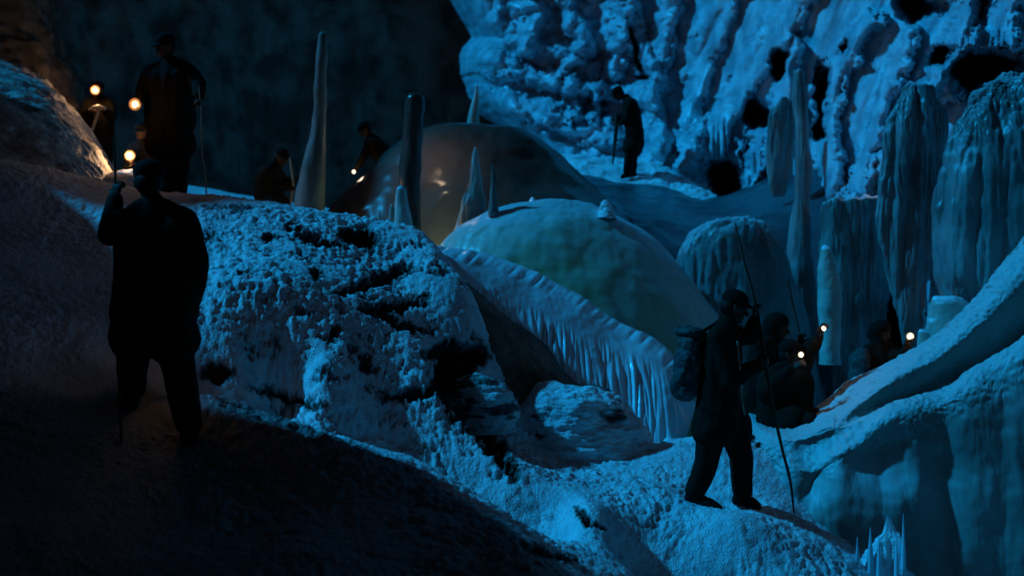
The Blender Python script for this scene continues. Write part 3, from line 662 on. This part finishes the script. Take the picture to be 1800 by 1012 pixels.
def person(label, D, j, look=(0, 1, 0), up=(0, 0, 1), hat="cap", bulk=1.0, vox=.012, coat_hem=.25, hands=None, gloves=True, group=None, grip=None):
    """j: dict of joints (px,py[,extra depth]) ; missing legs are let down to the ground"""
    def P(k):
        v = j[k]; return W(v[0], v[1], D + (v[2] if len(v) > 2 else 0))
    look = Vector(look).normalized()
    head, neck, hip = P("head"), P("neck"), P("hip")
    sl, sr, el, er, wl, wr_ = P("sl"), P("sr"), P("el"), P("er"), P("wl"), P("wr")
    fw = Vector((look.x, look.y, 0)); fw = fw.normalized() if fw.length > .05 else Vector((0, 1, 0))
    ax = (sr - sl); ax.z = 0; ax.normalize()
    legs = []
    for s, sg in (("l", -1), ("r", 1)):
        if "k" + s in j:
            legs.append((P("h" + s), P("k" + s), P("a" + s), P("t" + s)))
        else:
            h = hip + ax * .10 * sg; g = h + ax * .03 * sg + Vector((0, .05 * sg, 0)); g.z = gz(g.x, g.y) + .10
            k = (h + g) / 2 + fw * (.06 if (h - g).length > .75 else .22)
            if (h - g).length < .45: k = (h + g) / 2 + fw * .35 + Vector((0, 0, .1))
            legs.append((h, k, g, g + fw * .17 - Vector((0, 0, .06))))
    base = Vector(((legs[0][2].x + legs[1][2].x) / 2, (legs[0][2].y + legs[1][2].y) / 2, min(legs[0][3].z, legs[1][3].z) - .04))
    root = empty("person", base)
    tag(root, label, "person", group)
    A3 = frame(look, up); hd = head
    # body: head with face, neck, trunk, slim limbs, hands in one skin
    bm = bmesh.new()
    ell(bm, hd + A3 @ Vector((0, -.01, .02)), A3, .076, .095, .100, 20)
    ell(bm, hd + A3 @ Vector((0, .025, -.045)), A3, .058, .068, .072, 16)
    rc(bm, hd + A3 @ Vector((0, .088, .015)), hd + A3 @ Vector((0, .112, -.022)), .010, .016, 8)      # nose
    rc(bm, hd + A3 @ Vector((-.035, .080, .030)), hd + A3 @ Vector((.035, .080, .030)), .013, .013, 8)  # brow
    for sx in (-1, 1):
        rc(bm, hd + A3 @ Vector((.080 * sx, -.005, .015)), hd + A3 @ Vector((.078 * sx, -.002, -.025)), .016, .012, 8)   # ears
        ell(bm, hd + A3 @ Vector((.031 * sx, .078, .010)), A3, .013, .010, .010, 8)                      # eyes
    rc(bm, hd + A3 @ Vector((-.020, .088, -.056)), hd + A3 @ Vector((.020, .088, -.056)), .008, .008, 8)   # lips
    rc(bm, hd + A3 @ Vector((0, .070, -.090)), hd + A3 @ Vector((0, .060, -.085)), .022, .022, 8)          # chin
    chest = (sl + sr) / 2 * .8 + hip * .2
    chain(bm, [hd - up_v(A3) * .04, neck, chest, hip], [.055, .058, .11, .12])
    rc(bm, sl, sr, .06, .06)
    for a, b, c in ((sl, el, wl), (sr, er, wr_)): chain(bm, [a, b, c], [.05, .04, .028])
    for h, k, a, t in legs: chain(bm, [h, k, a], [.085, .055, .040]); rc(bm, a, t, .035, .028)
    hands = hands or {}
    for w_, e_, nm, sg in ((wl, el, "l", 1), (wr_, er, "r", -1)):
        dd, pn, cu = hands.get(nm, (None, None, .55))
        dd = Vector(dd) if dd is not None else (w_ - e_)
        pn = Vector(pn) if pn is not None else fw
        hand(bm, w_, dd, pn, sg, cu)
    b = fuse("body", bm, M["skin"], root, min(vox, .0085), 1); local(b, root)
    # trousers
    bm = bmesh.new()
    for h, k, a, t in legs:
        chain(bm, [h, (h + k) / 2, k, (k * .5 + a * .5), a + Vector((0, 0, .03))], [.125 * bulk, .105 * bulk, .085 * bulk, .082 * bulk, .075 * bulk])
    chain(bm, [hip + Vector((0, 0, .08)), hip], [.15 * bulk, .15 * bulk])
    local(fuse("trousers", bm, M["canvas"], root, vox, 3, .014), root)
    for h, k, a, t in legs:
        bm = bmesh.new(); td = (t - a); hz = Vector((td.x, td.y, 0)).normalized()
        chain(bm, [a + Vector((0, 0, .09)), a - hz * .02, a - hz * .045 - Vector((0, 0, .05))], [.058, .056, .05])
        chain(bm, [a - hz * .045 - Vector((0, 0, .05)), a * .4 + t * .6 - Vector((0, 0, .01)), t], [.045, .050, .040])
        local(fuse("boot", bm, M["leather"], root, min(vox, .011), 2), root)
    # coat
    bm = bmesh.new()
    mid = chest * .5 + hip * .5
    for off in (-.6, 0, .6):
        o_ = ax * off * .14 * bulk
        chain(bm, [neck * .3 + chest * .7 + o_ * 1.1, chest + o_ * 1.15, mid + o_, hip + o_], [.10 * bulk, .135 * bulk, .14 * bulk, .15 * bulk])
    rc(bm, sl, sr, .085 * bulk, .085 * bulk); chain(bm, [neck, neck * .4 + chest * .6], [.075, .12 * bulk])
    rc(bm, neck * .6 + sl * .4, sl, .07 * bulk, .083 * bulk); rc(bm, neck * .6 + sr * .4, sr, .07 * bulk, .083 * bulk)
    for (h, k, a, t) in legs:
        rc(bm, hip + (h - hip) * .5, h + (k - h).normalized() * coat_hem * .8, .15 * bulk, .150 * bulk)
    e2 = Vector((0, 0, -coat_hem)); rc(bm, hip - ax * .05, hip - ax * .06 + e2 * .75, .15 * bulk, .155 * bulk); rc(bm, hip + ax * .05, hip + ax * .06 + e2 * .75, .15 * bulk, .155 * bulk)
    for a, b_, c in ((sl, el, wl), (sr, er, wr_)):
        chain(bm, [a, (a + b_) / 2, b_, (b_ + c) / 2, c + (b_ - c).normalized() * .01], [.085 * bulk, .078 * bulk, .068 * bulk, .060 * bulk, .050])
    local(fuse("coat", bm, M["wool"], root, vox, 4, .020), root)
    # hat
    bm = bmesh.new(); c = hd + A3 @ Vector((0, -.015, .055))
    ell(bm, c + A3 @ Vector((0, 0, .012)), A3, .098, .112, .082, 20)
    if hat == "brim":
        ell(bm, c + A3 @ Vector((0, .005, -.008)), A3, .155, .165, .022, 24)
    elif hat == "hood":
        ell(bm, c + A3 @ Vector((0, -.03, -.05)), A3, .105, .108, .135, 20); rc(bm, c + A3 @ Vector((0, -.05, -.10)), neck, .09, .085)
    else:
        ell(bm, c + A3 @ Vector((0, .105, -.012)), A3, .075, .065, .014, 18)
    local(fuse("hat", bm, M["felt"], root, min(vox, .010), 2), root)
    if hat != "hood":
        bm = bmesh.new(); ell(bm, hd + A3 @ Vector((0, -.035, .0)), A3, .084, .085, .088, 16)
        local(fuse("hair", bm, M["leather"], root, .011, 1), root)
    return root
def up_v(A3): return A3 @ Vector((0, 0, 1))

def stick(name, label, cat, pts, r, mat, D=None, group=None, wob=.004):
    """a slightly crooked shaft; pts are (px,py,depth)"""
    P = catmull([tuple(W(*p)) for p in pts], 60); n = 10
    T = np.gradient(P, axis=0); T /= np.linalg.norm(T, axis=1)[:, None]
    s = np.cross(T, [0, 1, 0.01]); s /= np.linalg.norm(s, axis=1)[:, None]; t = np.cross(T, s)
    th = np.linspace(0, 2 * np.pi, n, endpoint=False)
    rr = np.interp(np.linspace(0, 1, 60), np.linspace(0, 1, len(r)), r) * (1 + .15 * perlin(P * 9))
    P = P + s * (wob * perlin(P * 3))[:, None]
    rr[0] *= .3; rr[-1] *= .3
    V = P[:, None] + rr[:, None, None] * (np.cos(th)[None, :, None] * s[:, None] + np.sin(th)[None, :, None] * t[:, None])
    o = grid_mesh(name, V.reshape(-1, 3), n, 60, mat, wrap=True)
    return tag(o, label, cat, group)

def lamp(label, px, py, D, r, power, cat="lamp", white=False, aim=(0, -1, 0), group=None, handle=(0, .02, -.12), lr=.05, light_off=(0, -.14, 0), col=None):
    """a lamp that burns: metal body, reflector dish, glowing bulb, grip"""
    c = W(px, py, D); root = empty("lamp", c); tag(root, label, cat, group)
    A3 = frame(aim, (0, 0, 1)); R = r
    bm = bmesh.new(); prof = [(-.9, .35), (-.85, .55), (-.3, .75), (0, 1.25), (.12, 1.35), (.02, 1.18), (-.25, .6), (-.3, .1)]
    rings = []
    for y, q in prof: rings.append([bm.verts.new(c + A3 @ Vector((q * R * math.cos(a), y * R, q * R * math.sin(a)))) for a in np.linspace(0, 2 * math.pi, 24, endpoint=False)])
    for r0, r1 in zip(rings[:-1], rings[1:]):
        for k in range(24): bm.faces.new((r0[k], r0[(k + 1) % 24], r1[(k + 1) % 24], r1[k]))
    bm.faces.new(rings[0]); bm.faces.new(rings[-1])
    local(solid("reflector", bm, M["metal"], root), root)
    bm = bmesh.new(); ell(bm, c + A3 @ Vector((0, R * .15, 0)), A3, R * .86, R * .62, R * .95, 16)
    local(solid("bulb", bm, M["bulb_white" if white else "bulb"], root), root)
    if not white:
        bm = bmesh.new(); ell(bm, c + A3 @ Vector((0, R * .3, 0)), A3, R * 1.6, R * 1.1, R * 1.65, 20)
        local(solid("halo_shell", bm, M["halo"], root), root)
    bm = bmesh.new(); h = Vector(handle); rc(bm, c - A3 @ Vector((0, R * .6, 0)), c + h, .012, .016, 10)
    local(solid("grip", bm, M["leather"], root), root)
    if power > 0:
        ld = bpy.data.lights.new("lamp_glow", 'POINT'); ld.energy = power; ld.color = (1, .56, .28) if not white else (1, .72, .48); ld.shadow_soft_size = lr
        if col: ld.color = col
        l = bpy.data.objects.new("lamp_glow", ld); COL.objects.link(l); l.location = c + Vector(light_off); l.parent = root; local(l, root)
    return root

# A: foreground man with his back to us
person("foreground man in dark coat seen from behind, one fist raised on his pole", 6.8,
    dict(head=(262,322), neck=(268,356), hip=(272,548), sl=(232,388), sr=(322,392), el=(195,410,.02), er=(347,470), wl=(203,350,.12), wr=(338,528,.10),
         hl=(244,560), kl=(233,640,.15), al=(232,690,.5), tl=(226,694,.70), hr=(296,560), kr=(318,660,-.02), ar=(332,752), tr=(338,762,.18)),
    look=(-.25, .95, -.1), hat="cap", bulk=1.16, vox=.011, coat_hem=.16,
    hands=dict(l=((0.1, 0.1, 1), (.3, 1, .2), 1.5), r=((-.1, .1, -1), (-1, .3, 0), .7)))
stick("pole", "dark upright pole in the raised fist of the foreground man", "pole", [(201,240,6.94),(204,335,6.93),(208,560,6.75),(213,797,6.52)], [.007,.010,.011,.008], M["wood"])
# B: standing figure upper left
person("tall man standing at upper left holding out a lamp and a staff", 11.0,
    dict(head=(291,84), neck=(297,108), hip=(300,214), sl=(266,126), sr=(330,126), el=(252,160,-.1), er=(350,150,-.1), wl=(247,176,-.22), wr=(350,168,-.2),
         hl=(284,225), kl=(286,290,-.05), al=(283,352), tl=(277,362,-.12), hr=(314,225), kr=(317,290,-.05), ar=(313,350), tr=(310,362,-.14)),
    look=(-.55, -.75, -.35), hat="cap", bulk=1.12, vox=.014, coat_hem=.22, hands=dict(l=((-.3,-.4,-.5),(0,-.5,-1),1.3), r=((0,-.3,-1),(0,-1,0),1.4)))
stick("staff", "thin pale staff in the far hand of the tall upper left man", "staff", [(349,150,10.75),(353,190,10.76),(355,265,10.8),(361,310,10.85),(363,357,10.9)], [.006,.008,.009,.007], M["palewood"])
lamp("brightest round lamp held out by the tall upper left man", 238,184,10.7,.037,1.2,handle=(.06,.02,.02))
# C
person("distant walker at far left with forehead lamp and ice axe held across", 16.0,
    dict(head=(171,161), neck=(173,173), hip=(172,245), sl=(153,184), sr=(192,184), el=(148,205,-.1), er=(198,205,-.1), wl=(161,194,-.28), wr=(182,194,-.28)),
    look=(-.1, -1, -.15), hat="cap", bulk=1.05, vox=.018, hands=dict(l=((.7,-.5,0),(1,0,-.3),1.3), r=((-.7,-.5,0),(-1,0,-.3),1.3)))
lamp("round lamp on the forehead of the distant walker at far left", 168,159,15.72,.042,7,handle=(.01,.14,.01))
ax_ = empty("ice_axe", W(172,188,15.6)); tag(ax_, "ice axe with warm lit head held by the distant walker at far left", "ice axe")
s_ = stick("shaft", None, None, [(174,190,15.62),(168,212,15.6),(159,236,15.58)], [.020,.020,.018], M["palewood"]); s_.parent = ax_; local(s_, ax_)
bm = bmesh.new(); chain(bm, [W(156,193,15.6), W(164,189,15.6), W(174,188,15.6), W(184,191,15.6)], [.010, .028, .034, .024]); s_ = solid("axe_head", bm, M["steel"], ax_); local(s_, ax_)
# D
person("half hidden walker between the lamps behind the tall upper left man", 14.5,
    dict(head=(250,234), neck=(250,248), hip=(246,325), sl=(235,262), sr=(268,262), el=(228,282,-.1), er=(276,285), wl=(233,284,-.3), wr=(266,295,-.2)),
    look=(-.3, -.9, -.3), hat="cap", bulk=1.05, vox=.018)
lamp("lowest of the three round lamps at the left", 229,274,14.1,.042,15,handle=(.04,.05,-.08))
# E
person("stooping walker with bowed head left of the tallest stalagmite", 15.5,
    dict(head=(494,278), neck=(484,288), hip=(473,345), sl=(468,300,-.12), sr=(484,298,.12), el=(480,326,-.15), er=(500,322,.1), wl=(505,330,-.15), wr=(517,316,.05)),
    look=(.85, -.3, -.5), hat="cap", bulk=1.1, vox=.018)
stick("staff", "staff with a pale tip held by the stooping walker", "staff", [(509,278,15.4),(512,298,15.4),(515,330,15.4),(508,372,15.4)], [.012,.016,.014,.012], M["palewood"])
# F
person("crouching climber reaching down with a small torch over the shoulder of the dull dome", 18.2,
    dict(head=(642,229), neck=(651,240), hip=(684,290), sl=(650,252,-.1), sr=(662,248,.1), el=(641,274,-.2), er=(676,275,.1), wl=(629,293,-.25), wr=(690,290)),
    look=(-.7, -.3, -.65), hat="cap", bulk=1.0, vox=.018)
lamp("small torch at the end of the crouching climber's outstretched arm", 622,302,17.85,.028,1.5,white=True,aim=(-.3,-.9,-.2),handle=(.06,.05,.05))
# G
person("lone man with bowed head standing on the snow ledge before the ice wall", 20.0,
    dict(head=(1087,166), neck=(1101,172), hip=(1116,238), sl=(1108,184,-.17), sr=(1112,182,.17), el=(1103,208,-.2), er=(1096,206,.15), wl=(1090,217,-.1), wr=(1087,209,.02),
         hl=(1115,245,-.1), kl=(1106,275,-.12), al=(1103,303,-.1), tl=(1094,311,-.12), hr=(1117,245,.1), kr=(1112,277,.1), ar=(1111,302,.08), tr=(1102,310,.1)),
    look=(-.85, -.05, -.52), up=(-.5,0,.86), hat="cap", bulk=1.12, vox=.016, coat_hem=.2, hands=dict(l=((-.6,.3,-.3),(-1,.4,0),1.2), r=((-.6,0,-.2),(-1,-.4,0),1.2)))
stick("walking_stick", "dark thick-topped walking stick planted before the lone bowed man", "stick", [(1084,198,19.95),(1083,225,19.93),(1080,255,19.9),(1077,290,19.85)], [.025,.042,.030,.012], M["wood"])
# H
person("striding man with a pack on his back and a very long pole", 8.7,
    dict(head=(1291,541), neck=(1280,563), hip=(1264,715), sl=(1264,592,-.17), sr=(1276,588,.17), el=(1284,668,-.24), er=(1322,592,.12), wl=(1330,640,-.12), wr=(1327,560,.02),
         hl=(1256,725,-.1), kl=(1242,812,-.06), al=(1222,867,-.05), tl=(1262,893,-.14), hr=(1280,725,.1), kr=(1303,800,.08), ar=(1306,868,.06), tr=(1330,889,0)),
    look=(.93, -.05, -.30), hat="cap", bulk=1.12, vox=.011, coat_hem=.16,
    hands=dict(l=((.9,.25,.2),(-.1,.9,.1),1.4), r=((0,.0,1),(.8,-.5,.1),1.5)))
stick("long_pole", "very long crooked pole planted by the man with the pack", "pole", [(1292,388,8.95),(1307,455,8.86),(1329,540,8.75),(1345,635,8.64),(1358,710,8.62),(1376,790,8.62),(1388,840,8.64),(1396,905,8.66)], [.007,.012,.014,.015,.014,.013,.012,.008], M["wood"])
pk = empty("backpack", W(1208,690,8.7)); tag(pk, "bulging creased backpack on the man with the long pole", "backpack")
bm = bmesh.new(); A3 = frame((1, 0, -.1), (0, 0, 1))
ell(bm, W(1212,600,8.7), A3, .17, .10, .14); ell(bm, W(1208,640,8.7), A3, .19, .13, .17); ell(bm, W(1206,672,8.7), A3, .17, .125, .14); ell(bm, W(1196,660,8.62), A3, .10, .07, .10)
local(fuse("sack", bm, M["pack"], pk, .010, 2, .05), pk)
bm = bmesh.new(); ell(bm, W(1214,584,8.7), A3, .18, .125, .06); local(fuse("flap", bm, M["pack"], pk, .010, 2, .03), pk)
for dy in (-.13, .13):
    bm = bmesh.new(); chain(bm, [W(1222,590,8.7+dy), W(1262,566,8.7+dy), W(1296,590,8.7+dy), W(1300,640,8.7+dy), W(1240,678,8.7+dy)], [.016]*5); local(fuse("strap", bm, M["canvas"], pk, .008, 1), pk)
bm = bmesh.new(); chain(bm, [W(1296,600,8.45), W(1300,640,8.44), W(1304,700,8.45), W(1309,728,8.46)], [.006]*4)
tag(solid("cord", bm, M["palewood"]), "thin pale cord hanging down the chest of the man with the pack", "cord")
# I, J
person("dark hatted walker standing just behind the man with the pack", 10.5,
    dict(head=(1367,576), neck=(1360,598), hip=(1348,700), sl=(1335,612,-.05), sr=(1384,616,.05), el=(1322,650), er=(1400,640,.1), wl=(1345,672,-.2), wr=(1407,606,.05)),
    look=(.8, -.4, -.2), hat="hood", bulk=1.1, vox=.014, hands=dict(r=((.1,.1,1),(.5,.6,0),1.4)))
stick("pole", "thin dark pole rising behind the hatted walker", "pole", [(1385,490,10.65),(1396,545,10.65),(1408,600,10.6),(1425,720,10.6),(1432,800,10.5)], [.008,.011,.012,.012,.009], M["wood"])
person("crouching walker with a lit face raising a torch behind the right bank", 10.05,
    dict(head=(1391,624), neck=(1384,645), hip=(1380,735), sl=(1357,660), sr=(1404,656), el=(1345,690,-.1), er=(1421,618,.02), wl=(1392,648,-.3), wr=(1440,590,-.02)),
    look=(.75, -.6, -.1), hat="cap", bulk=1.15, vox=.013, hands=dict(l=((.6,-.4,.5),(1,0,0),1.2), r=((.4,0,1),(.4,-1,0),1.3)))
lamp("small torch lifted highest by the crouching walker", 1448,577,9.98,.022,.5,white=True,aim=(.3,-.9,.3),handle=(-.035,.0,-.07))
lamp("small torch lighting the cheek of the crouching walker", 1408,623,9.78,.022,.25,white=True,aim=(.1,-1,-.1),handle=(-.05,.02,-.07), light_off=(.05,-.1,0))
# K
person("shadowy walker with a pack holding up a lamp beneath the frozen curtains", 12.6,
    dict(head=(1549,584), neck=(1546,603), hip=(1535,690), sl=(1524,620), sr=(1566,618), el=(1515,650), er=(1584,634,-.1), wl=(1540,655,-.25), wr=(1594,610,-.2)),
    look=(.6, -.6, -.3), hat="hood", bulk=1.1, vox=.015, hands=dict(r=((.3,-.1,1),(.3,-1,0),1.3)))
lamp("round lamp held up beneath the frozen curtains at the right", 1600,591,12.35,.034,.8,white=True,handle=(-.04,.03,-.09))
pk = empty("backpack", W(1515,660,12.6)); tag(pk, "dim creased backpack on the walker beneath the frozen curtains", "backpack")
bm = bmesh.new(); ell(bm, W(1512,640,12.5), A3, .16, .11, .19); ell(bm, W(1508,662,12.45), A3, .14, .10, .10)
local(fuse("sack", bm, M["pack"], pk, .014, 2, .05), pk)
# lamp in the hidden hand of the foreground man: only its glow on the snow shows
lamp("little lamp almost hidden behind the hip of the foreground man", 316,561,6.62,.006,0,white=True,handle=(.05,.10,-.02))

lamp("small lamp burning in front of the foreground man, hidden by his coat", 296,600,7.25,.02,.35,white=False)
lamp("unseen light added before the dull dome for its warm highlight", 748,238,15.75,.004,6,white=True,handle=(0,.01,-.008))  # added light close to the ice, makes the warm highlight
lamp("lamp hidden behind the foot of the dark blunt stalagmite", 722,392,14.75,.02,3,white=True)
lamp("faint lamp glimmering in a fold of the ice wall", 1524,312,14.6,.005,.6,white=True,handle=(0,.01,-.008))
lamp("lamp hidden behind the snow crest beside the stooping walker", 418,378,13.2,.02,1.0,white=True)

lamp("unseen yellow-green light added below the snow crest, tinting the foot of the dull dome", 770,446,14.7,.02,9,white=True,col=(.75, 1, .12),light_off=(0,0,.1))  # added coloured light for the glow at the dome's foot
